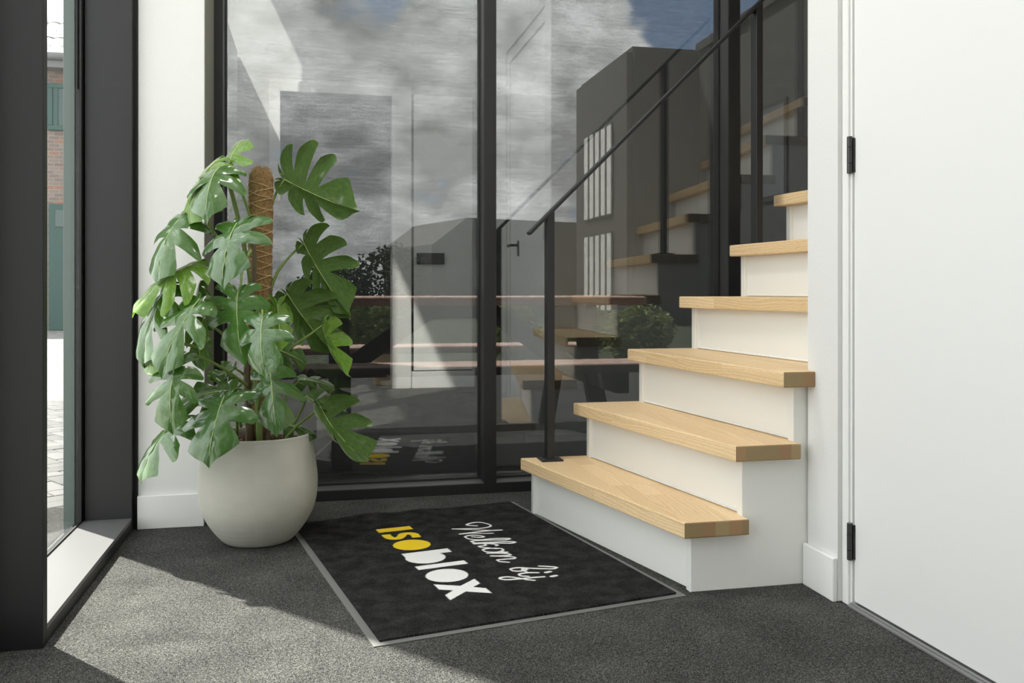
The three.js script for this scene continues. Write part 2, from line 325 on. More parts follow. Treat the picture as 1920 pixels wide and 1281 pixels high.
// white flush door on the right, its frame, hinges and threshold
{
  const d = struct('door_1', V(1.29, 0, 1.45));
  part('door_leaf', box(1.275, 1.315, 0.0126, 2.28, 0.985, 1.9255, 0.002), M.door, d);
  part('door_frame', [box(1.2652, 1.36, 0, 2.36, 1.936, 1.9615, 0.002), box(1.271, 1.36, 0, 2.35, 1.9285, 1.9359, 0.0015), box(1.2652, 1.36, 0, 2.36, 0.931, 0.982, 0.002), box(1.2652, 1.36, 2.285, 2.3595, 0.982, 1.936, 0.002)], M.trim, d);
  part('threshold', [box(1.258, 1.325, 0.0005, 0.006, 0.983, 1.928, 0.001), box(1.266, 1.272, 0.006, 0.010, 0.983, 1.928, 0.001)], M.threshold, d);
  for (const y of [0.113, 1.049]) {
    const g = [];
    for (const [a, b] of [[0, 0.0235], [0.0245, 0.0625], [0.0635, 0.087]]) g.push(new THREE.CylinderGeometry(0.0068, 0.0068, b - a, 20).translate(1.2655, y + (a + b) / 2, -1.929));
    g.push(new THREE.CylinderGeometry(0.0062, 0.0068, 0.002, 20).translate(1.2655, y + 0.088, -1.929));
    const h = part('hinge', g, M.hinge, d);
    part('hinge_leaf', box(1.270, 1.2768, y + 0.002, y + 0.085, 1.920, 1.9245, 0.0006), M.steel, h);
  }
  part('lock_plate', box(1.268, 1.2749, 0.985, 1.085, 1.21, 1.24, 0.003), M.steel, d);
  part('door_handle', [new THREE.CylinderGeometry(0.008, 0.008, 0.045, 16).rotateZ(Math.PI / 2).translate(1.25, 1.055, -1.225), box(1.222, 1.236, 1.046, 1.064, 1.11, 1.233, 0.005)], M.steel, d);
}

// ---------- staircase ----------
const R = 0.186, TT = 0.041;
{
  const left = [0.696, 0.886, 1.086, 1.282, 1.478, 1.655], right = [0.900, 1.039, 1.165, 1.368, 1.566, 1.745];
  const rl = [0.730, 0.929, 1.123, 1.323, 1.515, 1.696], rr = [0.930, 1.071, 1.216, 1.40, 1.60, 1.782];
  for (let i = 6; i < 11; i++) { left[i] = left[i - 1] + 0.192; right[i] = right[i - 1] + 0.19; rl[i] = rl[i - 1] + 0.192; rr[i] = rr[i - 1] + 0.19; }
  const N = 9;
  const s = base('staircase', 'white painted stair with pale oak treads rising to the right along the glazing', 'staircase', V(0.93, 0, 2.6));
  // saw-tooth strings
  const saw = (front, last, far) => { const o = [[front[0], 0]]; for (let i = 0; i < last; i++) { o.push([front[i], (i + 1) * R - TT]); o.push([Math.min(front[i + 1], far), (i + 1) * R - TT]); } o.push([far, last * R - TT], [far, 0]); return o.filter((p, i) => !i || Math.hypot(p[0] - o[i - 1][0], p[1] - o[i - 1][1]) > 1e-4); };
  part('string', upright([[rr[0], 0], [rr[0], R - TT], [rr[1], R - TT], [rr[1], 2 * R - TT], [rr[2], 2 * R - TT], [rr[2], 3 * R - TT], [1.40, 3 * R - TT], [1.40, 0]].reverse(), 2.105, 2.133), M.stairPaint, s);
  part('string', upright(saw(rl, N, 2.7).reverse(), 2.955, 2.985), M.stairPaint, s);
  for (let i = 0; i < N; i++) {
    const y = (i + 1) * R, inWall = i >= 3, dn = inWall ? 2.1045 : 2.0735, rx = right[i] + (inWall ? 0 : 0);
    // tread
    const bl = rl[i + 1] + 0.012, br = rr[i + 1] + (i < 2 ? 0.004 : 0.012);
    const bk = i < 2 ? [[bl, 3.0], [rr[i + 1] + 0.022, 2.136], [br, 2.106], [br, dn]] : null;
    const plan = bk ? [[left[i], 3.0], ...bk, [rx, dn]] : i === 2 ? [[left[i], 3.0], [bl, 3.0], [br, 2.1045], [1.2537, 2.1045], [1.2537, 2.062], [rx, 2.062]] : [[left[i], 3.0], [bl, 3.0], [br, dn], [rx, dn]];
    const p2 = plan;
    let g = prism(p2.slice().reverse().map(([x, d]) => [x, d]), y - TT, y, 0.0035);
    // grain runs along the tread
    const pos = g.attributes.position, nor = g.attributes.normal, uv = g.attributes.uv, sh = rnd() * 3;
    for (let k = 0; k < pos.count; k++) { const top = Math.abs(nor.getY(k)) > 0.6, end = Math.abs(nor.getZ(k)) > 0.8; if (end) uv.setXY(k, pos.getX(k) + sh, pos.getY(k)); else uv.setXY(k, -pos.getZ(k) + sh, (top ? pos.getX(k) : pos.getY(k) + 0.17) + i * 0.13); }
    g = grouped(g, (n) => Math.abs(n.z) > 0.8 && Math.abs(n.y) < 0.5 ? 1 : 0);
    part('tread', g, [M.oak, M.oakEnd], s);
    // riser between the strings, slanting with the tread
    const y0 = i ? i * R + 0.0003 : 0, a = [rl[i] + 0.011, 2.9545], b = [inWall ? rr[i] : rr[i] + 0.011 - 0.0, inWall ? 2.1045 : 2.1335];
    part('riser', prism([[a[0], a[1]], [b[0], b[1]], [b[0] + 0.018, b[1]], [a[0] + 0.018, a[1]]], y0, y - TT - 0.0003, 0.0006), M.stairPaint, s);
    if (i) { part('scotia', bar(V(a[0] - 0.002, y0 + 0.004, 2.953), V(b[0] - 0.002, y0 + 0.004, b[1] + 0.002), 0.005, 0.005), M.stairPaint, s); }
  }
}
// black steel railing
{
  const r = base('stair_railing', 'black flat steel handrail on slim posts fixed to the oak treads', 'railing', V(0.785, R, 2.942));
  const a = V(0.711, 0.958, 2.945), b = V(2.45, 0.958 + 1.739 * 0.9885, 2.945);
  part('handrail', bar(a, b, 0.042, 0.0115, new THREE.Vector3(0.7, -0.72, 0), 0.002), M.steel, r);
  const line = (x) => 0.958 + (x - 0.711) * 0.9885;
  for (const [x0, x1, y0] of [[0.773, 0.798, R], [1.5475, 1.5725, 5 * R], [2.24, 2.265, 8 * R]]) {
    const g = upright([[x0, y0], [x1, y0], [x1, line(x1) - 0.006], [x0, line(x0) - 0.006]], 2.928, 2.972, 0.001);
    const p = part('post', g, M.steel, r);
    part('base_plate', box(x0 - 0.024, x1 + 0.026, y0 + 0.0002, y0 + 0.0055, 2.908, 2.983, 0.0008), M.steel, p);
    for (const [u, v] of [[-0.015, 2.918], [0.017, 2.918], [-0.015, 2.976], [0.017, 2.976]]) part('bolt', new THREE.CylinderGeometry(0.0035, 0.004, 0.003, 8).translate((x0 + x1) / 2 + u, y0 + 0.007, -v), M.steel, p);
  }
}

// ---------- door mat with its woven lettering ----------
{
  const NL = [0.12336, 1.92632], ac = [0.98133, 0.19232], al = [-0.19232, 0.98133], WID = 0.80, LEN = 1.081, BD = 0.0185;
  const place = (a, l, y) => V(NL[0] + ac[0] * a + al[0] * l, y, NL[1] + ac[1] * a + al[1] * l);
  const swell = (a, l) => 0.010 * smoothstep(l, 0.86, 1.06) * Math.exp(-(((a - 0.26) / 0.085) ** 2)) + 0.006 * smoothstep(l, 0.9, 1.07) * Math.exp(-(((a - 0.44) / 0.06) ** 2));
  const mat = base('door_mat', 'black welcome mat with yellow and white lettering and a grey rubber edge', 'door mat', place(0.4, 0.54, 0));
  // lettering: t runs along the words (towards the viewer), u up the letters; both in metres on the mat
  const K = 1024 / 0.546, CW = 1434, CH = 2048;        // pixel grid: across, along
  const cv = document.createElement('canvas'); cv.width = CW; cv.height = CH;
  const g = cv.getContext('2d');
  g.fillStyle = '#000'; g.fillRect(0, 0, CW, CH);
  const S = CH / LEN, T0 = 0.908;
  const P = (t, u) => [u * S, (LEN - (T0 - t)) * S];       // canvas x = across, y = from the far end towards the viewer
  const poly = (pts) => { g.beginPath(); for (let i = 0; i < pts.length; i += 2) { const [x, y] = P(pts[i], pts[i + 1]); i ? g.lineTo(x, y) : g.moveTo(x, y); } g.closePath(); g.fill(); };
  const curve = (pts, w) => {
    const c = new THREE.CatmullRomCurve3([...Array(pts.length / 2)].map((_, i) => new THREE.Vector3(pts[2 * i], pts[2 * i + 1], 0)), false, 'centripetal');
    const n = pts.length * 8, q = c.getPoints(n);
    for (let i = 0; i < n; i++) { const [x0, y0] = P(q[i].x, q[i].y), [x1, y1] = P(q[i + 1].x, q[i + 1].y); const steep = Math.abs(q[i + 1].y - q[i].y) / (q[i].distanceTo(q[i + 1]) + 1e-6); g.lineWidth = w * (0.62 + 0.55 * steep) * S; g.lineCap = 'round'; g.beginPath(); g.moveTo(x0, y0); g.lineTo(x1, y1); g.stroke(); }
  };
  const disc = (t, u, rt, ru) => { const [x, y] = P(t, u); g.beginPath(); g.ellipse(x, y, ru * S, rt * S, 0, 0, Math.PI * 2); g.fill(); };
  g.fillStyle = '#f00';        // red channel: yellow wool
  poly([0.016, 0.229, 0.056, 0.229, 0.056, 0.334, 0.016, 0.334]);
  g.strokeStyle = '#f00'; g.lineCap = 'butt';
  {                            // s, as a fat ribbon
    const c = new THREE.CatmullRomCurve3([[0.083, 0.243], [0.105, 0.2415], [0.132, 0.2475], [0.138, 0.264], [0.120, 0.2795], [0.100, 0.291], [0.0985, 0.307], [0.112, 0.319], [0.134, 0.3185], [0.152, 0.3165]].map(([a, b]) => new THREE.Vector3(a, b, 0)), false, 'centripetal').getPoints(80);
    g.lineWidth = 0.026 * S; g.lineJoin = 'round'; g.beginPath(); c.forEach((q, i) => { const [x, y] = P(q.x, q.y); i ? g.lineTo(x, y) : g.moveTo(x, y); }); g.stroke();
  }
  disc(0.2225, 0.281, 0.055, 0.053);
  g.fillStyle = '#0f0'; g.strokeStyle = '#0f0';       // green channel: white wool
  poly([0.299, 0.229, 0.337, 0.229, 0.337, 0.362, 0.299, 0.362]); disc(0.360, 0.279, 0.055, 0.054);
  poly([0.3, 0.229, 0.345, 0.229, 0.36, 0.26, 0.3, 0.28]);
  poly([0.427, 0.229, 0.4605, 0.229, 0.4605, 0.365, 0.427, 0.365]);
  disc(0.5335, 0.282, 0.055, 0.054);
  poly([0.588, 0.229, 0.632, 0.229, 0.652, 0.258, 0.678, 0.229, 0.7165, 0.229, 0.673, 0.283, 0.711, 0.336, 0.669, 0.336, 0.6485, 0.311, 0.629, 0.336, 0.5885, 0.336, 0.627, 0.286]);
  const w = 0.0085;
  curve([0.101, 0.522, 0.092, 0.51, 0.078, 0.498, 0.062, 0.515, 0.061, 0.541, 0.085, 0.559, 0.115, 0.563, 0.129, 0.55, 0.133, 0.522, 0.12, 0.483, 0.105, 0.444], w);
  curve([0.105, 0.444, 0.151, 0.515, 0.17, 0.547, 0.178, 0.572], w * 0.75); curve([0.178, 0.572, 0.17, 0.537, 0.168, 0.496, 0.17, 0.445], w * 1.1); curve([0.17, 0.445, 0.177, 0.483, 0.193, 0.511, 0.202, 0.536], w * 0.8);
  curve([0.214, 0.467, 0.229, 0.485, 0.228, 0.498, 0.211, 0.492, 0.196, 0.47, 0.203, 0.449, 0.22, 0.447, 0.238, 0.454, 0.254, 0.475, 0.258, 0.514, 0.268, 0.545, 0.278, 0.559, 0.285, 0.547, 0.272, 0.508, 0.257, 0.458, 0.26, 0.447, 0.275, 0.45], w);
  curve([0.279, 0.447, 0.293, 0.501, 0.308, 0.547, 0.319, 0.559, 0.325, 0.546, 0.305, 0.503, 0.288, 0.447], w);
  curve([0.332, 0.496, 0.326, 0.502, 0.305, 0.487, 0.300, 0.474, 0.315, 0.470, 0.318, 0.449, 0.33, 0.452, 0.344, 0.47], w);
  curve([0.36, 0.487, 0.349, 0.47, 0.353, 0.448, 0.375, 0.448, 0.392, 0.473, 0.385, 0.494, 0.367, 0.499, 0.353, 0.483], w);
  curve([0.385, 0.494, 0.395, 0.487, 0.405, 0.499, 0.401, 0.47, 0.391, 0.447], w); curve([0.391, 0.447, 0.405, 0.475, 0.422, 0.497, 0.434, 0.497, 0.43, 0.47, 0.421, 0.447], w); curve([0.421, 0.447, 0.44, 0.479, 0.458, 0.499, 0.468, 0.495, 0.464, 0.469, 0.463, 0.448, 0.477, 0.448, 0.494, 0.467], w);
  curve([0.560, 0.528, 0.575, 0.550, 0.588, 0.564, 0.596, 0.553, 0.584, 0.526, 0.567, 0.498, 0.549, 0.470, 0.552, 0.450, 0.568, 0.449, 0.579, 0.466, 0.572, 0.486, 0.56, 0.482, 0.575, 0.474, 0.592, 0.478], w);
  curve([0.610, 0.501, 0.600, 0.478, 0.601, 0.454, 0.614, 0.450, 0.628, 0.466], w); curve([0.617, 0.521, 0.615, 0.532], w * 1.3);
  curve([0.647, 0.501, 0.641, 0.471, 0.637, 0.438, 0.629, 0.406, 0.616, 0.394, 0.608, 0.400, 0.610, 0.418, 0.628, 0.437, 0.649, 0.452, 0.663, 0.467], w); curve([0.653, 0.521, 0.651, 0.532], w * 1.3);
  const px = g.getImageData(0, 0, CW, CH).data, rr = mulberry(8);
  const tex = canvasless(CW, CH, (x, y) => {            // row 0 is the near end
    const jx = clamp(Math.round(x + n2(x / 5, y / 5) * 3.4 + (rr() - 0.5) * 5), 0, CW - 1), jy = clamp(Math.round(CH - 1 - y + n2b(x / 5, y / 5) * 3.4 + (rr() - 0.5) * 5), 0, CH - 1);
    const k = (jy * CW + jx) * 4, yl = px[k] / 255, wh = px[k + 1] / 255, tuft = (rr() - 0.5) * 0.09 + n2(x / 3.4, y / 3.4) * 0.045 + n2b(x / 8, y / 8) * 0.028, cloud = fbm(x / 160, y / 160, 4) * 0.05 + fbm(x / 30, y / 30, 2) * 0.03;
    const lintSpeck = rr() > 0.99985 ? 0.5 : 0, v = 0.16 + tuft * 1.5 + cloud * 1.4 + lintSpeck;
    let c = [v, v, v * 0.985];
    if (yl > 0.4) { const q = 1 + tuft * 1.1; c = [0.93 * q, 0.80 * q, 0.20 * q]; }
    if (wh > 0.4) { const q = 0.93 + tuft * 0.8; c = [q, q, q * 0.99]; }
    return c;
  });
  // pile: a fine grid that follows the ripples of the edge by the pot
  const sheet = (a0, a1, l0, l1, na, nl, top) => {
    const pos = [], uv = [], idx = [];
    for (let j = 0; j <= nl; j++) for (let i = 0; i <= na; i++) { const a = lerp(a0, a1, i / na), l = lerp(l0, l1, j / nl), p = place(a, l, top + swell(a, l)); pos.push(p.x, p.y, p.z); uv.push(a / WID, l / LEN); }
    for (let j = 0; j < nl; j++) for (let i = 0; i < na; i++) { const k = j * (na + 1) + i; idx.push(k, k + 1, k + na + 2, k, k + na + 2, k + na + 1); }
    const rim = []; for (let i = 0; i <= na; i++) rim.push(i); for (let j = 1; j <= nl; j++) rim.push(j * (na + 1) + na); for (let i = na - 1; i >= 0; i--) rim.push(nl * (na + 1) + i); for (let j = nl - 1; j > 0; j--) rim.push(j * (na + 1));
    const n0 = pos.length / 3; rim.forEach((k) => { pos.push(pos[3 * k], Math.max(0.0006, pos[3 * k + 1] - top + 0.0006), pos[3 * k + 2]); uv.push(uv[2 * k], uv[2 * k + 1]); });
    rim.forEach((k, i) => { const j = (i + 1) % rim.length; idx.push(k, n0 + i, n0 + j, k, n0 + j, rim[j]); });
    const q = new THREE.BufferGeometry(); q.setAttribute('position', new THREE.Float32BufferAttribute(pos, 3)); q.setAttribute('uv', new THREE.Float32BufferAttribute(uv, 2)); q.setIndex(idx); q.computeVertexNormals();
    return toCreasedNormals(q, 0.9);
  };
  tex.wrapS = tex.wrapT = THREE.ClampToEdgeWrapping;
  M.pile = new THREE.MeshPhysicalMaterial({ map: tex, roughness: 1, bumpMap: scaled(carpetBump, 1.2, 0.9), bumpScale: 0.005, specularIntensity: 0.15 });
  M.rubber = std(lin(0.15, 0.15, 0.143), 0.62);
  part('rubber_edge', sheet(0, WID, 0, LEN, 40, 54, 0.0022), M.rubber, mat, 'grey rubber edge');
  part('pile', sheet(BD, WID - BD, BD, LEN - BD * 0.6, 80, 108, 0.0072), M.pile, mat, 'black tufted pile with lettering');
}

// ---------- potted swiss cheese plant ----------
{
  const C = V(-0.168, 0, 2.842), sx = 0.13;                 // pot centre; sx moves the measured depths onto it
  const plant = base('potted_monstera', 'tall split-leaf plant on a coir pole in a pale stone-grey round pot by the glazing', 'potted plant', C);
  const q = (px, py, d) => at(px, py, d + sx);

  // pot
  const prof = [[0, 0.0004], [0.090, 0.0004], [0.0985, 0.002], [0.110, 0.0105], [0.1305, 0.034], [0.1525, 0.067], [0.167, 0.098], [0.1745, 0.128], [0.1778, 0.165], [0.1772, 0.198], [0.172, 0.240], [0.165, 0.285], [0.1598, 0.316], [0.158, 0.3255], [0.155, 0.3278], [0.152, 0.3258], [0.152, 0.315], [0.157, 0.29], [0.150, 0.272], [0, 0.272]];
  const curve = new THREE.CatmullRomCurve3(prof.map(([r, y]) => new THREE.Vector3(r, y, 0)), false, 'centripetal');
  const pts = curve.getPoints(150).map((p) => new THREE.Vector2(Math.max(0, p.x), p.y));
  const potTex = canvasless(512, 512, (x, y) => { const low = 1 - smoothstep(y, 90, 190), v = 0.735 + fbm(x / 70, y / 60, 4) * 0.02 + n2(x / 300, y / 5) * (0.004 + 0.02 * low); return [v, v * 0.995, v * 0.935]; });
  M.pot = std('#ffffff', 0.55, { map: potTex, bumpMap: potTex, bumpScale: 0.0012 });
  part('pot', new THREE.LatheGeometry(pts, 96).translate(C.x, 0, C.z), M.pot, plant);
  // bark on the soil
  const rs = mulberry(21), soilG = new THREE.CircleGeometry(0.153, 48, 0, Math.PI * 2), sp = soilG.attributes.position;
  soilG.rotateX(-Math.PI / 2).translate(C.x, 0.288, C.z);
  const soil = part('soil', soilG, std(lin(0.035, 0.022, 0.015), 0.95), plant);
  const chips = [];
  for (let i = 0; i < 420; i++) { const a = rs() * 6.283, r = Math.sqrt(rs()) * 0.147, g = new THREE.BoxGeometry(0.008 + rs() * 0.018, 0.003 + rs() * 0.005, 0.006 + rs() * 0.010); g.rotateX((rs() - 0.5) * 1.2).rotateY(rs() * 6.28).rotateZ((rs() - 0.5) * 1.2).translate(C.x + r * Math.cos(a), 0.291 + rs() * 0.008, C.z + r * Math.sin(a)); chips.push(g); }
  part('bark_chips', chips, std(lin(0.11, 0.055, 0.035), 0.9), soil).userData.kind = 'stuff';

  // coir pole with its zigzag twine and loose fibres
  const coirTex = canvasless(512, 1024, (() => { const r = mulberry(33); return (x, y) => { const a = n2(x / 3 + y / 9, y / 26), b = n2b(x / 3 - y / 9, y / 26 + 40), c = fbm(x / 60, y / 60, 3), l = Math.max(a, b) * 0.16 + c * 0.12 + (r() - 0.5) * 0.16; return [0.62 + l * 1.3, 0.49 + l * 1.2, 0.31 + l * 0.9]; }; })());
  const pb = V(C.x - 0.004, 0.27, 2.872), ptop = at(490, 316, 2.872), ax = ptop.clone().sub(pb), PL = ax.length(); ax.normalize();
  const PR = 0.0365, poleProfile = [];
  for (let i = 0; i <= 60; i++) poleProfile.push(new THREE.Vector2(PR * (1 + 0.03 * n2(i * 0.4, 3)), PL * 0.950 * i / 60));
  for (const [r, y] of [[0.985, 0.962], [0.94, 0.974], [0.83, 0.986], [0.64, 0.995], [0.36, 1.002], [0, 1.005]]) poleProfile.push(new THREE.Vector2(PR * r, PL * y));
  const rot = new THREE.Matrix4().makeRotationFromQuaternion(new THREE.Quaternion().setFromUnitVectors(new THREE.Vector3(0, 1, 0), ax)).setPosition(pb);
  const pg = new THREE.LatheGeometry(poleProfile, 40), pp = pg.attributes.position;
  for (let i = 0; i < pp.count; i++) { const x = pp.getX(i), y = pp.getY(i), z = pp.getZ(i), k = 1 + 0.035 * n2(Math.atan2(z, x) * 3, y * 40); pp.setX(i, x * k); pp.setZ(i, z * k); }
  pg.computeVertexNormals(); pg.applyMatrix4(rot);
  const coir = std('#ffffff', 0.95, { map: scaled(coirTex, 0.5, 0.35), bumpMap: scaled(coirTex, 0.5, 0.35), bumpScale: 0.006 });
  const pole = part('coir_pole', pg, coir, plant);
  const strand = (pts, r, n, k = 6) => new THREE.TubeGeometry(new THREE.CatmullRomCurve3(pts), n, r, k);
  for (const [dir, ph] of [[1, 0.4], [-1, 0.9], [1, 3.4], [-1, 4.2]]) {
    const z = [];
    for (let i = 0; i < 60; i++) { const a = dir * i * 0.9 + ph, y = PL * (0.30 + 0.67 * i / 60), r = PR * 1.055; z.push(new THREE.Vector3(r * Math.cos(a), y + 0.004 * n2(i, 4), r * Math.sin(a)).applyMatrix4(rot)); }
    part('twine', strand(z, 0.0008, 420, 5), std(lin(0.62, 0.46, 0.24), 0.8), pole);
  }
  const fib = [], rf = mulberry(17);
  for (let i = 0; i < 900; i++) {
    const a = rf() * 6.283, y = PL * (0.35 + 0.655 * rf()), top = i < 260, rr = top ? PR * Math.sqrt(rf()) : PR, yy = top ? PL * (1.005 - 0.045 * (rr / PR) ** 2.5) : Math.min(y, PL * 0.955), l = 0.006 + rf() * 0.014;
    const s = new THREE.Vector3(rr * Math.cos(a), yy, rr * Math.sin(a)), out = new THREE.Vector3(Math.cos(a) * (top ? 0.8 : 0.22), top ? 0.6 : (rf() - 0.3) * 1.2, Math.sin(a) * (top ? 0.8 : 0.22)), side = new THREE.Vector3(-Math.sin(a), (rf() - 0.5), Math.cos(a)).multiplyScalar((rf() - 0.5) * l * 1.6);
    fib.push(strand([s.clone().addScaledVector(out, -0.002), s.clone().addScaledVector(out, l * 0.4).add(side.clone().multiplyScalar(0.4)), s.clone().addScaledVector(out, l * 0.55).add(side)].map((v) => v.applyMatrix4(rot)), 0.00045, 3, 3));
  }
  part('coir_fibre', fib, std(lin(0.42, 0.27, 0.12), 0.9), pole).userData.kind = 'stuff';

  // leaf surface: one lobe to each unit of u, the way out from the midrib along v
  const leafTex = canvasless(256, 512, (x, y) => {
    const s = x / 256, t = y / 512, vein = Math.exp(-(((s - 0.5) / 0.022) ** 2)) * (1 - t * 0.7), rib = Math.exp(-((t / 0.012) ** 2)), fine = 0.15 * Math.exp(-(((((((s - 0.5) * 7 + t * 3.1 * Math.sign(s - 0.5)) % 1) + 1) % 1 - 0.5) / 0.06) ** 2));
    const l = fbm(x / 50, y / 90, 3) * 0.07, k = vein * 0.38 + rib * 0.8 + fine * 0.25, edge = smoothstep(t, 0.97, 1.0) * 0.25;
    return [lerp(0.265 + l, 0.50, k) + edge * 0.5, lerp(0.435 + l, 0.60, k) + edge * 0.45, lerp(0.065 + l * 0.5, 0.24, k)];
  });
  const leafBump = canvasless(256, 256, (x, y) => { const s = x / 256, t = y / 256, v = 0.5 + 0.3 * Math.cos((s - 0.5) * 6.283) - 0.35 * Math.exp(-(((s - 0.5) / 0.05) ** 2)) + fbm(x / 40, y / 60, 2) * 0.3; return [v, v, v]; }, false);
  leafTex.wrapT = leafBump.wrapT = THREE.ClampToEdgeWrapping;
  const leafMat = (c, coat = 1) => new THREE.MeshPhysicalMaterial({ color: c, map: leafTex, bumpMap: leafBump, bumpScale: 0.0014, roughness: 1, transmission: 0.32, thickness: 0, clearcoat: coat, clearcoatRoughness: 0.2, side: THREE.DoubleSide });
  const greens = [leafMat(lin(0.95, 0.92, 0.5)), leafMat(lin(2.1, 1.7, 0.45)), leafMat(lin(0.8, 0.8, 0.45)), leafMat(lin(0.78, 0.72, 0.14), 0.35)];  // the dark olive one has the dim backlight of the right leaves in its colour
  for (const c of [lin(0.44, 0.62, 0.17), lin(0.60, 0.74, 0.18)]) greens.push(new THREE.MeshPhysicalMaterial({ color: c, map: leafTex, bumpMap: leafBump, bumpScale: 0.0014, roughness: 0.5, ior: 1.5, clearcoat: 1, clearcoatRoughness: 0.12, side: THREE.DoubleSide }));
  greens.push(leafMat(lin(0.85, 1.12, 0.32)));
  const stalk = std(lin(0.16, 0.24, 0.055), 0.5), ribMat = std(lin(0.36, 0.46, 0.16), 0.5), bark = std(lin(0.11, 0.085, 0.045), 0.8);
  function tapered(pts, r0, r1, n = 26, k = 9) {
    const c = new THREE.CatmullRomCurve3(pts), g = new THREE.TubeGeometry(c, n, 1, k), p = g.attributes.position, cs = c.getSpacedPoints(n);
    for (let i = 0; i < p.count; i++) { const j = Math.floor(i / (k + 1)), r = lerp(r0, r1, j / n); p.setXYZ(i, cs[j].x + (p.getX(i) - cs[j].x) * r, cs[j].y + (p.getY(i) - cs[j].y) * r, cs[j].z + (p.getZ(i) - cs[j].z) * r); }
    return g;
  }
  const outline = new THREE.CatmullRomCurve3([[0.07, 0.0], [0.16, -0.13], [0.42, -0.215], [0.72, -0.13], [0.93, 0.07], [1.0, 0.31], [0.90, 0.53], [0.68, 0.735], [0.36, 0.89], [0.12, 0.975], [0.0, 1.05]].map(([x, y]) => new THREE.Vector3(x, y, 0)), false, 'centripetal');
  const Y = 0.32;
  function leaf(A, B, L, Rr, stem, o = {}) {
    const r = mulberry(o.seed ?? Math.round(A[0] * 7 + A[1] * 3)), n = o.lobes ?? 4, a = q(...A), b = q(...B), along = b.clone().sub(a), mid = a.clone().addScaledVector(along, Y);
    const sides = [q(...L).sub(mid), q(...Rr).sub(mid)], len = along.length();
    const N = new THREE.Vector3().crossVectors(sides[1].clone().sub(sides[0]), along).normalize(); if (N.dot(a) > 0) N.negate(); if (o.flip) N.negate();
    const arch = o.arch ?? 0.06, cup = o.cup ?? 0.16, slit = o.slit ?? 0.58, tipDrop = o.drop ?? 0.10;
    const point = (sd, x, y, w) => a.clone().addScaledVector(along, y).addScaledVector(sides[sd], x)
      .addScaledVector(N, len * (arch * 4 * y * (1 - y) - tipDrop * y * y - cup * x * x * (0.75 + 0.5 * w) + 0.011 * n2(x * 2 + sd * 9 + (o.seed ?? 1), y * 4 + A[0])));
    const pos = [], uv = [], idx = [], NS = 10, NT = 18;
    const tsAt = [0, 1].map(() => [...Array(n + 1)].map((_, i) => i === 0 || i === n ? 2 : 0.14 + r() * 0.32));
    for (let sd = 0; sd < 2; sd++) for (let k = 0; k < n; k++) {
      const last = k === n - 1, cut = (i) => i >= n ? 1 : 0.80 * Math.pow(i / n, 0.92), u0 = cut(k), du = cut(k + 1) - u0, ts = tsAt[sd][k], te = tsAt[sd][k + 1], gap = slit * (0.8 + 0.4 * r()), w = r(), curl = (r() - 0.3) * 0.5, reach = 0.94 + r() * 0.1, k0 = pos.length / 3;
      for (let j = 0; j <= NT; j++) for (let i = 0; i <= NS; i++) {
        const s = i / NS, t0 = j / NT, tip = last ? 1 - 0.05 * Math.pow(1 - s, 2) : s < 0.66 ? 1 - 0.24 * Math.pow((0.66 - s) / 0.66, 2.2) : 1 - 0.07 * Math.pow((s - 0.66) / 0.34, 1.6), t = t0 * tip * (last ? 1 : reach);
        const open = (b) => t > b ? 0.30 * Math.sqrt(Math.min(1, (t - b) / 0.22)) + 0.70 * Math.pow((t - b) / (1 - b), 1.5) : 0;   // half the gap on either flank
        const lo = u0 + du * 0.5 * gap * open(ts) * 0.9, hi = u0 + du * (1 - 0.5 * gap * open(te) * (last ? 0 : 1.1));
        const u = lerp(lo, hi, s), O = outline.getPoint(u), m = 0.80 * Math.pow(Math.max(0, u - 0.04), 1.25);
        const x = O.x * t, y = lerp(m, O.y, t) - 0.05 * Math.sin(Math.PI * t) * (1 - u) + 0.03 * Math.pow(t, 4);
        const v = point(sd, x, y, w); v.addScaledVector(N, -len * curl * 0.14 * Math.pow(Math.max(0, t - 0.55) / 0.45, 2)); v.addScaledVector(N, -len * 0.035 * Math.pow(Math.abs(2 * s - 1), 2) * t);
        pos.push(v.x, v.y, v.z); uv.push(k + s, t);
      }
      for (let j = 0; j < NT; j++) for (let i = 0; i < NS; i++) { const c = k0 + j * (NS + 1) + i; idx.push(c, c + 1, c + NS + 2, c, c + NS + 2, c + NS + 1); }
    }
    const g = new THREE.BufferGeometry(); g.setAttribute('position', new THREE.Float32BufferAttribute(pos, 3)); g.setAttribute('uv', new THREE.Float32BufferAttribute(uv, 2)); g.setIndex(idx); g.computeVertexNormals();
    const m = part('leaf', g, greens[o.green ?? 0], plant);
    const rib = []; for (let i = 0; i <= 8; i++) rib.push(point(0, 0, 0.92 * i / 8, 0.5).addScaledVector(N, 0.0002));
    part('midrib', tapered(rib, 0.0017, 0.0006, 20, 7), ribMat, m);
    if (stem) part('petiole', tapered([...stem.map((p) => q(...p)), a.clone().addScaledVector(along, 0.01)], o.thick ?? 0.0055, 0.003), stalk, m);
    return m;
  }
  // left and front leaves, lit from the side window
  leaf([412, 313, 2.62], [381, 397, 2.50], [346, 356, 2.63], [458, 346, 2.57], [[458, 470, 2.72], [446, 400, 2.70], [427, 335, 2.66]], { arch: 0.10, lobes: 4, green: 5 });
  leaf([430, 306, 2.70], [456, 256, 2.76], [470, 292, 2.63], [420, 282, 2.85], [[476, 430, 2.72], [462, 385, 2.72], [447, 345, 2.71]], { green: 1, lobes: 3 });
  leaf([409, 300, 2.70], [336, 404, 2.60], [352, 328, 2.79], [398, 362, 2.51], [[462, 480, 2.74], [440, 390, 2.73], [420, 320, 2.71]], { green: 1, lobes: 4, cup: 0.3 });
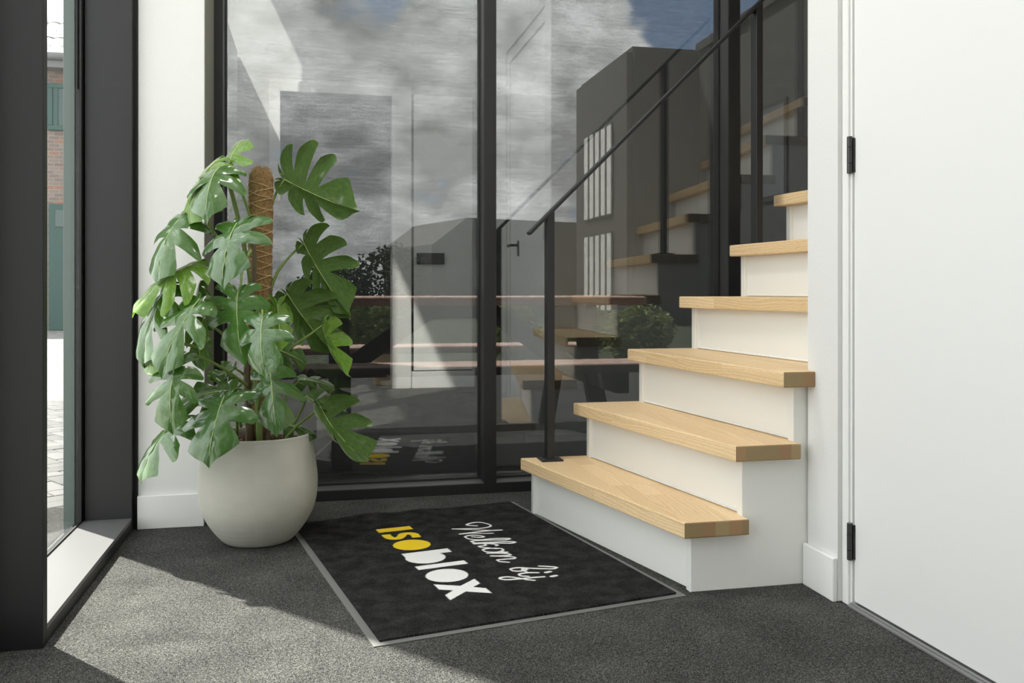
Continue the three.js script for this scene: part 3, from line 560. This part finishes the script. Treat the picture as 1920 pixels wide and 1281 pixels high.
  leaf([341, 403, 2.62], [284, 514, 2.52], [268, 440, 2.71], [360, 462, 2.51], [[440, 490, 2.72], [400, 434, 2.68], [370, 391, 2.64]], { lobes: 4, slit: 0.78, cup: 0.3, green: 5 });
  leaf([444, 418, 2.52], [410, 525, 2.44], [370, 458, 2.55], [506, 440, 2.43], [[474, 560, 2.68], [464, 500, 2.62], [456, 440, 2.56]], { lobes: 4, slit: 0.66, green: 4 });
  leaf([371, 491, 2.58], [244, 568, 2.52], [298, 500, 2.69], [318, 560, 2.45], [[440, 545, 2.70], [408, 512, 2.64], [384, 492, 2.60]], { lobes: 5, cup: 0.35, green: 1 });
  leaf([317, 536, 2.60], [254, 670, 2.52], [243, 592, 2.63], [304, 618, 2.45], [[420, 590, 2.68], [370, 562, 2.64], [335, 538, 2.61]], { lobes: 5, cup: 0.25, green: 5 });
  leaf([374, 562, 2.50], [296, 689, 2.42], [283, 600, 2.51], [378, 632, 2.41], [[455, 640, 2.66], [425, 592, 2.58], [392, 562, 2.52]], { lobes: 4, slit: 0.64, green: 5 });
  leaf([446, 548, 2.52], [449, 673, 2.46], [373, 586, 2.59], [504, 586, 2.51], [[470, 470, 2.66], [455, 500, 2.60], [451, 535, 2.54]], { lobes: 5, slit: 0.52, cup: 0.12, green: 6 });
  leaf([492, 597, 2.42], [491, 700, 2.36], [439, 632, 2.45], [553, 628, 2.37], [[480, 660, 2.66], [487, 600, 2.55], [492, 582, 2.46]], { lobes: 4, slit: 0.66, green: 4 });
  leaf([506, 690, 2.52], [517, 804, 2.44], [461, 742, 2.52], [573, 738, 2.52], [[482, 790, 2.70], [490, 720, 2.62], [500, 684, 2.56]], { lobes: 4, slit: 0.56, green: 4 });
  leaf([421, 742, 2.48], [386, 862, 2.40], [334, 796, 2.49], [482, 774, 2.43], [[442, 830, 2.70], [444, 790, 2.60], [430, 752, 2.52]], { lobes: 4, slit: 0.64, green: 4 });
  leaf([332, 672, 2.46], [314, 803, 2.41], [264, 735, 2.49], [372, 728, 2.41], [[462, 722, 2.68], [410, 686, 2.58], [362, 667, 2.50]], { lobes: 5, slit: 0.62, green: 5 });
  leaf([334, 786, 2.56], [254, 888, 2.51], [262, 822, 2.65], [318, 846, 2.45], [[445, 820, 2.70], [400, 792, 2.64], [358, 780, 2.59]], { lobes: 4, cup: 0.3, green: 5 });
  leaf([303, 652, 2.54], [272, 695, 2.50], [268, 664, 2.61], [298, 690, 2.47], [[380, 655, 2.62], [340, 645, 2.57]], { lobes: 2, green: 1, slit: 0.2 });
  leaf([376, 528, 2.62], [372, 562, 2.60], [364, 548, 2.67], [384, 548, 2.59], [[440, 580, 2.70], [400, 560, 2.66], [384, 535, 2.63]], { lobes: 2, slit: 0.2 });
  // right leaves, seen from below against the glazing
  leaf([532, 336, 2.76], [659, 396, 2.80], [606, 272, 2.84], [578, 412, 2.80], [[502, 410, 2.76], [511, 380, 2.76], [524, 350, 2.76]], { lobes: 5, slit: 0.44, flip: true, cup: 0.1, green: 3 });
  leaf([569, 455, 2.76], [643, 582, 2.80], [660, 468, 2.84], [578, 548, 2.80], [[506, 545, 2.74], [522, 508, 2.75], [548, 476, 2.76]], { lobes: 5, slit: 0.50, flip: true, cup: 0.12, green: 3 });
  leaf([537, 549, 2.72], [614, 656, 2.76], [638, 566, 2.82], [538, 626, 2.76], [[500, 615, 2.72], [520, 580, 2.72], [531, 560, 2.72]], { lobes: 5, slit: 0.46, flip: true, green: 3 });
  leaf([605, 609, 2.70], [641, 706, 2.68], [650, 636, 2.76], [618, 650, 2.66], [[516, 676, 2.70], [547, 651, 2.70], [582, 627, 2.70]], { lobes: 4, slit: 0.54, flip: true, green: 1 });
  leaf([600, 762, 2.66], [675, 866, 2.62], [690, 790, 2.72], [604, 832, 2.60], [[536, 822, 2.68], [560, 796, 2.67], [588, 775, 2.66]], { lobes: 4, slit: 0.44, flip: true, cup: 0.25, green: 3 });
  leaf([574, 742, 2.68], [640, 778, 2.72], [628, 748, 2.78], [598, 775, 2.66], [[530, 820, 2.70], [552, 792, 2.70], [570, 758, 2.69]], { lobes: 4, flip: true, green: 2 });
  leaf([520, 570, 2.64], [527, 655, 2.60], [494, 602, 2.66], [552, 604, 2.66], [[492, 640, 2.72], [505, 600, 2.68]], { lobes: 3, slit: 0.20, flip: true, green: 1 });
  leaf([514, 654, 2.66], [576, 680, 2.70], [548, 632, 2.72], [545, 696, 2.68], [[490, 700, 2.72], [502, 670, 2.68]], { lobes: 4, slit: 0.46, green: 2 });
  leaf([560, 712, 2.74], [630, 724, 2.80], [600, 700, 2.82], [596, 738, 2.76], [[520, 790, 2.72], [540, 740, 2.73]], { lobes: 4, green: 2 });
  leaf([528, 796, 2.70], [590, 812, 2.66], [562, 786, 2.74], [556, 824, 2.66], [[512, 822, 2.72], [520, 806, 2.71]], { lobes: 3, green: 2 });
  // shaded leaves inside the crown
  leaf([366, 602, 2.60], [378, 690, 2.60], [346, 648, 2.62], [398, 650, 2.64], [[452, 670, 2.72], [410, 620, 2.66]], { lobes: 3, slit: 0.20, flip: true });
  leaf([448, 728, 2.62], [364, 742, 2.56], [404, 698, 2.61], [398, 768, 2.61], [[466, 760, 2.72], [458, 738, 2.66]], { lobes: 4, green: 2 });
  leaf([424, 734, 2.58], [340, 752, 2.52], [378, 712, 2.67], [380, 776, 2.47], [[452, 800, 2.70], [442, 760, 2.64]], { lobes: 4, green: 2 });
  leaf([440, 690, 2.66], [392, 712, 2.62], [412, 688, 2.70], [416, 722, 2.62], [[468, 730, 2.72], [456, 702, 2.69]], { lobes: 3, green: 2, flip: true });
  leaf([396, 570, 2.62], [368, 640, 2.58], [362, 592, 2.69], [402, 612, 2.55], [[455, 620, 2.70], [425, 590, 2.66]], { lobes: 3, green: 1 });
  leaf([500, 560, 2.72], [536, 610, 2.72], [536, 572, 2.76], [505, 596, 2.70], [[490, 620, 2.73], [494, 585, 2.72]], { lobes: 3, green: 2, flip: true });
  // stems climbing the pole
  part('stem', tapered([q(470, 830, 2.70), q(466, 770, 2.69), q(463, 700, 2.69), q(470, 630, 2.69), q(474, 560, 2.69), q(477, 490, 2.69), q(474, 430, 2.69)], 0.0125, 0.006, 40), bark, plant);
  part('stem', tapered([q(487, 832, 2.68), q(484, 770, 2.68), q(478, 700, 2.68), q(484, 630, 2.68), q(482, 560, 2.68)], 0.010, 0.006, 40), stalk, plant);
  part('stem', tapered([q(500, 830, 2.70), q(506, 760, 2.71), q(502, 680, 2.72), q(503, 600, 2.72), q(507, 520, 2.73)], 0.008, 0.005, 40), bark, plant);
}

// ---------- outside ----------
{
  const groundTex = canvasless(512, 512, (() => { const r = mulberry(44); return (x, y) => { const v = 0.5 + fbm(x / 60, y / 60, 4) * 0.14 + (r() - 0.5) * 0.1; return [v, v, v * 0.98]; }; })());
  const terraceTex = canvasless(512, 512, (() => { const r = mulberry(45); return (x, y) => { const v = 0.16 + fbm(x / 50, y / 50, 4) * 0.14 + (r() - 0.5) * 0.1; return [v, v, v]; }; })());
  const m1 = std('#ffffff', 0.9, { map: scaled(groundTex, 2) }), m2 = std('#ffffff', 0.85, { map: scaled(terraceTex, 1.5) });
  single('ground', box(-60, -0.56, -0.25, -0.07, -40, 80, 0), m1, { kind: 'structure' });
  single('lawn', box(-0.5599, 70, -0.25, -0.08, 3.5, 80, 0), std(lin(0.03, 0.042, 0.02), 0.95), { kind: 'structure' });
  single('terrace', box(-0.55, 9, -0.12, -0.035, 3.45, 9.0, 0), m2, { kind: 'structure' });
  // clay pavers in herringbone outside the side window
  const pave = struct('pavement', V(-1.4, -0.07, 4.2)), tones = [0.11, 0.125, 0.14, 0.155].map((v) => std(lin(v, v * 0.985, v * 0.955), 0.85));
  const geos = [0, 1, 2].map((k) => { const g = new RoundedBoxGeometry(0.197, 0.05, 0.097, 1, 0.005 + k * 0.001); return g; });
  let count = 0; const r = mulberry(77);
  for (let i = -24; i < 46; i++) for (let j = -24; j < 46; j++) {
    const a = (i + 0.5 * 0) * 0.1, b = j * 0.1, m = ((i - j) % 4 + 4) % 4;
    if (m !== 0 && m !== 2) continue;
    const flat = m === 0;
    const u = a + (flat ? 0.1 : 0.05), v = b + (flat ? 0.05 : 0);
    const x = -2.2 + (u - v) * Math.SQRT1_2 * 0 + (u * 0.819 - v * 0.574), d = 2.1 + (u * 0.574 + v * 0.819);
    if (x > -0.80 || x < -2.1 || d < 2.3 || d > 7.4) continue;
    if (x / d < -0.33 - 0.03 * Math.max(0, 3.4 - d) || count >= 290) continue;
    const g = new THREE.Mesh(geos[(i + j + 90) % 3], tones[Math.floor(r() * 4)]); g.name = numbered('paver');
    g.position.copy(V(x, -0.086 + (r() - 0.5) * 0.003, d)).sub(pave.position); g.rotation.set((r() - 0.5) * 0.01, (flat ? 0 : Math.PI / 2) + 35 * DEG + (r() - 0.5) * 0.012, (r() - 0.5) * 0.01);
    g.castShadow = g.receiveShadow = true; pave.add(g); count++;
  }
  // unseen side wall and slab added to keep sun off the glazing
  const dark = std(lin(0.10, 0.10, 0.10), 0.8);
  single('added_sun_wall', box(-0.76, -0.56, -0.07, 3.1, 3.45, 5.0, 0), dark, { kind: 'structure' });
  single('added_sun_slab', box(-0.76, 4.5, 2.95, 3.1, 3.54, 5.0, 0), dark, { kind: 'structure' });
  single('roof', box(-0.76, 4.5, 2.95, 3.1, 2.21, 3.54, 0), dark, { kind: 'structure' });
  single('roof_upper', box(-0.76, 4.5, 4.13, 4.3, -2.3, 2.20, 0), dark, { kind: 'structure' });
}
// picnic table
{
  const wood = std(lin(0.62, 0.43, 0.37), 0.75), leg = std(lin(0.03, 0.028, 0.026), 0.7);
  const t = base('picnic_table', 'reddish wooden picnic table with two fixed benches on dark crossed legs', 'picnic table', V(0.85, -0.035, 4.62));
  const x0 = -0.28, x1 = 1.66, plank = (y, d, n, w, name) => { for (let i = 0; i < n; i++) part(name, box(x0, x1, y - 0.045, y, d + i * (w + 0.008), d + i * (w + 0.008) + w, 0.019), wood, t); };
  plank(0.736, 4.28, 5, 0.13, 'table_board'); plank(0.44, 3.80, 2, 0.13, 'bench_board'); plank(0.44, 5.20, 2, 0.13, 'bench_board');
  for (const x of [0.12, 1.36]) {
    part('leg', bar(V(x, -0.03, 4.05), V(x, 0.69, 4.50), 0.09, 0.045, new THREE.Vector3(0, 0, 1)), leg, t); part('leg', bar(V(x, -0.03, 5.19), V(x, 0.69, 4.76), 0.09, 0.045, new THREE.Vector3(0, 0, 1)), leg, t);
    part('crossbeam', box(x - 0.03, x + 0.03, 0.30, 0.395, 3.82, 5.44, 0.003), leg, t); part('crossbeam', box(x - 0.03, x + 0.03, 0.60, 0.69, 4.3, 4.95, 0.003), leg, t);
    part('brace', bar(V(x + (x < 1 ? 0.03 : -0.03), 0.36, 4.62), V(x + (x < 1 ? 0.50 : -0.50), 0.69, 4.62), 0.09, 0.04, new THREE.Vector3(0, 0, 1)), leg, t);
  }
  const pt = base('planter', 'tan tapered planter standing outside behind the picnic table', 'planter', V(1.0, -0.035, 7.6));
  const c = at(722, 640, 7.6);
  pt.position.set(c.x, -0.035, c.z);
  const tan = std(lin(0.52, 0.38, 0.2), 0.8);
  part('bowl', new THREE.LatheGeometry([[0.0, 0.0], [0.085, 0.0], [0.09, 0.01], [0.125, 0.33], [0.128, 0.34], [0.118, 0.34], [0.112, 0.31], [0, 0.31]].map(([a, b]) => new THREE.Vector2(a, b)), 28).translate(c.x, -0.035, c.z), tan, pt);
  part('soil', new THREE.CylinderGeometry(0.112, 0.112, 0.02, 20).translate(c.x, 0.278, c.z), std(lin(0.05, 0.035, 0.025), 0.95), pt);
}
// shrubs
function shrub(label, px0, px1, topPx, d, tone, seed, name = 'shrub', cat = 'shrub') {
  const r = mulberry(seed), a = at(px0, 545, d), b = at(px1, 545, d), top = at((px0 + px1) / 2, topPx, d).y, w = b.x - a.x, cx = (a.x + b.x) / 2, gy = -0.07;
  const o = base(name, label, cat, V(cx, gy, d));
  const pos = [], idx = [], nn = Math.round(2400), H = top - gy;
  const s = clamp(w * 0.035, 0.04, 0.16);
  for (let i = 0; i < nn; i++) {
    const th = r() * 6.283, ph = Math.acos(2 * r() - 1), rad = Math.cbrt(0.35 + 0.65 * r());
    const bump = 1 + 0.22 * n2(Math.cos(th) * 2 + seed, Math.cos(ph) * 2.4 + Math.sin(th));
    const p = new THREE.Vector3(cx + Math.sin(ph) * Math.cos(th) * w / 2 * rad * bump, gy + H * 0.52 + Math.cos(ph) * H * 0.48 * rad * bump, -d + Math.sin(ph) * Math.sin(th) * w * 0.3 * rad * bump);
    if (p.y < gy) p.y = gy + r() * H * 0.3;
    const e = new THREE.Euler(r() * 6, r() * 6, r() * 6), q = [[-0.5, 0, 0], [0, 0.12, -0.9], [0.5, 0, 0], [0, -0.1, 0.9]].map((v) => new THREE.Vector3(...v).multiplyScalar(s * (0.6 + 0.8 * r())).applyEuler(e).add(p));
    const k = pos.length / 3; q.forEach((v) => pos.push(v.x, v.y, v.z)); idx.push(k, k + 1, k + 2, k, k + 2, k + 3);
  }
  const g = new THREE.BufferGeometry(); g.setAttribute('position', new THREE.Float32BufferAttribute(pos, 3)); g.setIndex(idx); g.computeVertexNormals();
  const m = new THREE.MeshPhysicalMaterial({ color: tone, roughness: 0.95, transmission: 0.3, thickness: 0, side: THREE.DoubleSide });
  part('foliage', g, m, o);
  part('stem', new THREE.CylinderGeometry(0.02 + w * 0.01, 0.03 + w * 0.02, H * 0.6, 8).translate(cx, gy + H * 0.3, -d), std(lin(0.08, 0.06, 0.04), 0.9), o);
}
{
  const g1 = lin(0.20, 0.27, 0.08), g2 = lin(0.24, 0.29, 0.10), g3 = lin(0.03, 0.045, 0.02);
  shrub('mid-green shrub outside behind the left end of the picnic table', 640, 700, 566, 9.5, g1, 5);
  shrub('small green shrub just left of the tan planter outside', 690, 745, 572, 10.2, g2, 6);
  shrub('pale green shrub outside between the middle post and the railing post', 920, 1010, 568, 9.8, g2, 7);
  shrub('wide green shrub outside right of the railing post', 1030, 1140, 570, 10.4, g1, 8);
  shrub('round green shrub outside below the right end of the picnic table', 1140, 1260, 574, 9.2, g2, 9);
  shrub('dark conifer far outside behind the left pane', 560, 690, 492, 26, g3, 10, 'tree', 'tree');
  shrub('taller dark tree far outside beside the low gabled house', 660, 800, 462, 27, g3, 11, 'tree', 'tree');
}
// far buildings: walls from roof edge to ground along a plan line
function facade(o, name, mat, a, b, h, t = 0.3) {
  const dir = b.clone().sub(a).setY(0), l = dir.length(); dir.normalize();
  const g = new THREE.BoxGeometry(l, h, t).translate(l / 2, h / 2 - 0.07, 0).applyMatrix4(new THREE.Matrix4().makeBasis(dir, new THREE.Vector3(0, 1, 0), new THREE.Vector3().crossVectors(dir, new THREE.Vector3(0, 1, 0))).setPosition(a.x, 0, a.z));
  return part(name, metres(g), mat, o);
}
{
  const clad = std(lin(0.05, 0.05, 0.05), 0.8), clad2 = std(lin(0.036, 0.036, 0.037), 0.8), white = std(lin(0.85, 0.85, 0.83), 0.5), dk = std(lin(0.03, 0.03, 0.03), 0.5);
  const zf = (px, z) => { const a = (px - 960) / 1670; return z * (CS - a * SN); };   // depth d of a point z ahead of the camera
  const P2 = at(1090, 545, zf(1090, 26.2)), P1 = at(1186, 545, zf(1186, 22)), P3 = at(1310, 545, zf(1310, 22.35)), P3b = at(1322, 545, zf(1322, 21.9)), P4 = at(1700, 545, zf(1700, 14.2));
  const H = 6.72;
  const b1 = base('building', 'dark flat-roofed block with two white slatted windows seen through the middle pane', 'building', new THREE.Vector3(P1.x, -0.07, P1.z));
  facade(b1, 'wall', clad, P2, P1, H); facade(b1, 'wall', clad2, P1, P3, H);
  const roof = new THREE.Shape([P2, P1, P3].map((p) => new THREE.Vector2(p.x, -p.z)));
  part('roof', metres(new THREE.ExtrudeGeometry(roof, { depth: 0.15, bevelEnabled: false }).rotateX(-Math.PI / 2).translate(0, H - 0.07, 0)), dk, b1);
  // two windows of five white strips on the receding wall
  const dir = P1.clone().sub(P2), L = dir.length(); dir.normalize(); const out = new THREE.Vector3().crossVectors(dir, new THREE.Vector3(0, 1, 0)); if (out.dot(P2) > 0) out.negate();
  for (const [y0, y1] of [[2.75, 5.05], [4.0 - 3.75, 2.25]]) {
    const q = (s, y, k) => P2.clone().addScaledVector(dir, s * L).addScaledVector(out, k).setY(y);
    const w = part('window', bar(q(0.50, y0 - 0.05, 0.16), q(0.50, y1 + 0.05, 0.16), L * 0.52, 0.06, out), dk, b1);
    for (let i = 0; i < 5; i++) { const s = 0.27 + i * 0.115; part('blind_strip', bar(q(s, y0, 0.21), q(s, y1, 0.21), L * 0.075, 0.03, out), white, w); }
  }
  const b2 = base('building', 'long dark building with a rising roof edge outside the pane right of the column', 'building', new THREE.Vector3(P3.x, -0.07, P3.z));
  facade(b2, 'wall', clad, P3b, P4, H);
  facade(b2, 'roof_edge', dk, P3b.clone().setY(0), P4.clone().setY(0), 0.2, 0.5).position.y += H - 0.05;
  for (const s of [0.25, 0.5, 0.75]) { const p = P3.clone().lerp(P4, s), dd = P4.clone().sub(P3).normalize(), o2 = new THREE.Vector3().crossVectors(dd, new THREE.Vector3(0, 1, 0)); if (o2.dot(P3) > 0) o2.negate(); const q = (y) => p.clone().addScaledVector(o2, 0.17).setY(y); const w = part('window', bar(q(2.6), q(4.6), 1.3, 0.06, o2), dk, b2); part('pane', bar(q(2.7).addScaledVector(o2, 0.03), q(4.5).addScaledVector(o2, 0.03), 1.15, 0.02, o2), std(lin(0.1, 0.11, 0.12), 0.2), w); }
  // low gabled house
  const A = at(762, 545, 29), B = at(1095, 545, 31), hs = base('house', 'low dark house with a hipped roof far behind the middle post', 'house', new THREE.Vector3((A.x + B.x) / 2, -0.07, (A.z + B.z) / 2));
  facade(hs, 'wall', clad, A, B, 2.25, 4);
  const rs = new THREE.Shape([[0, 0], [A.distanceTo(B), 0], [A.distanceTo(B) - 1.1, 0.85], [1.15, 0.85]].map(([x, y]) => new THREE.Vector2(x, y)));
  const d2 = B.clone().sub(A).setY(0).normalize();
  part('roof', metres(new THREE.ExtrudeGeometry(rs, { depth: 4.2, bevelEnabled: false }).translate(0, 2.18, -2.1)).applyMatrix4(new THREE.Matrix4().makeBasis(d2, new THREE.Vector3(0, 1, 0), new THREE.Vector3().crossVectors(d2, new THREE.Vector3(0, 1, 0))).setPosition(A.x, 0, A.z)), clad2, hs);
  for (const s of [0.3, 0.62]) { const p = A.clone().lerp(B, s); const w = part('window', box(p.x - 0.5, p.x + 0.5, 0.8, 1.8, -p.z - 2.08, -p.z - 2.0, 0), dk, hs); part('pane', box(p.x - 0.44, p.x + 0.44, 0.86, 1.74, -p.z - 2.1, -p.z - 2.081, 0), std(lin(0.12, 0.13, 0.14), 0.2), w); }
}
// brick house across the street, seen past the side window
{
  const D0 = 20.3, r = mulberry(61), X0 = -9.6, X1 = -4.3;
  const brick = canvasless(512, 512, (x, y) => {          // 1.28 m square: bond of 16 courses
    const row = Math.floor(y / 32), xx = (x + (row % 2) * 43) % 512, col = Math.floor(xx / 85.4), inx = xx - col * 85.4, iny = y % 32;
    if (iny < 4 || inx < 4) return [0.62, 0.60, 0.57];
    const h = Math.abs(Math.sin(row * 12.9 + col * 78.2) * 43758.5) % 1, l = n2(x / 9, y / 9) * 0.03;
    return h > 0.62 ? [0.60 + l, 0.47 + l, 0.41 + l] : [0.50 + h * 0.12 + l, 0.45 + h * 0.12 + l, 0.43 + h * 0.1 + l];
  });
  const mb = std('#ffffff', 0.9, { map: scaled(brick, 1.28) }), green = std(lin(0.055, 0.11, 0.095), 0.45), tile = std(lin(0.5, 0.5, 0.49), 0.7), zinc = std(lin(0.2, 0.2, 0.2), 0.4), glass = std(lin(0.10, 0.14, 0.13), 0.1);
  const h = base('brick_house', 'mottled brick house with green window and door beyond the side window', 'house', V(X1, -0.07, D0));
  part('wall', box(X0, X1, -0.07, 5.5, D0, D0 + 6, 0), mb, h);
  part('eaves', box(X0, X1 + 0.2, 5.36, 5.56, D0 - 0.35, D0, 0.02), zinc, h);
  part('gutter', new THREE.CylinderGeometry(0.09, 0.09, X1 - X0, 12, 1, false).rotateZ(Math.PI / 2).translate((X0 + X1) / 2, 5.6, -(D0 - 0.38)), zinc, h);
  // pitched roof with a course of pantiles one by one
  const pitch = 42 * DEG, rf = part('roof', metres(new THREE.BoxGeometry(X1 - X0, 0.1, 5).translate(0, 0, -2.5).applyMatrix4(new THREE.Matrix4().makeRotationX(pitch)).translate((X0 + X1) / 2, 5.6, -(D0 - 0.3))), tile, h);
  const tg = new THREE.CylinderGeometry(0.16, 0.16, 0.4, 8, 1, false, -0.9, 1.8).rotateX(-Math.PI / 2).scale(1, 0.6, 1);
  for (let row = 0; row < 5; row++) for (let c = 0; c < 9; c++) {
    const m = new THREE.Mesh(tg, tile); m.name = numbered('tile'); m.castShadow = m.receiveShadow = true;
    const s = row * 0.34 + 0.1; m.position.set(-6.2 + c * 0.24, 5.6 + s * Math.sin(pitch) + 0.02, -(D0 - 0.3 + s * Math.cos(pitch))).sub(h.position); m.rotation.x = pitch; rf.add(m);
  }
  const win = (x0, x1, y0, y1) => { const w = part('window', [box(x0, x1, y0, y0 + 0.1, D0 - 0.08, D0 + 0.02, 0.01), box(x0, x1, y1 - 0.1, y1, D0 - 0.08, D0 + 0.02, 0.01), box(x0, x0 + 0.1, y0 + 0.1, y1 - 0.1, D0 - 0.08, D0 + 0.02, 0.01), box(x1 - 0.1, x1, y0 + 0.1, y1 - 0.1, D0 - 0.08, D0 + 0.02, 0.01)], green, h); part('pane', box(x0 + 0.1, x1 - 0.1, y0 + 0.1, y1 - 0.1, D0 - 0.05, D0 - 0.02, 0), glass, w); part('sash', box(x0 + 0.12, x0 + 0.2, y0 + 0.1, y1 - 0.1, D0 - 0.07, D0 - 0.05, 0), green, w); };
  win(-5.44, -4.5, 4.12, 5.10);
  const dr = part('door', box(-5.42, -4.45, -0.07, 2.58, D0 - 0.07, D0 + 0.02, 0.02), green, h); part('pane', box(-5.28, -5.05, 2.1, 2.45, D0 - 0.09, D0 - 0.071, 0), glass, dr); part('plank', box(-5.02, -4.97, 0.02, 2.45, D0 - 0.085, D0 - 0.071, 0), green, dr);
}

renderer.render(scene, camera);
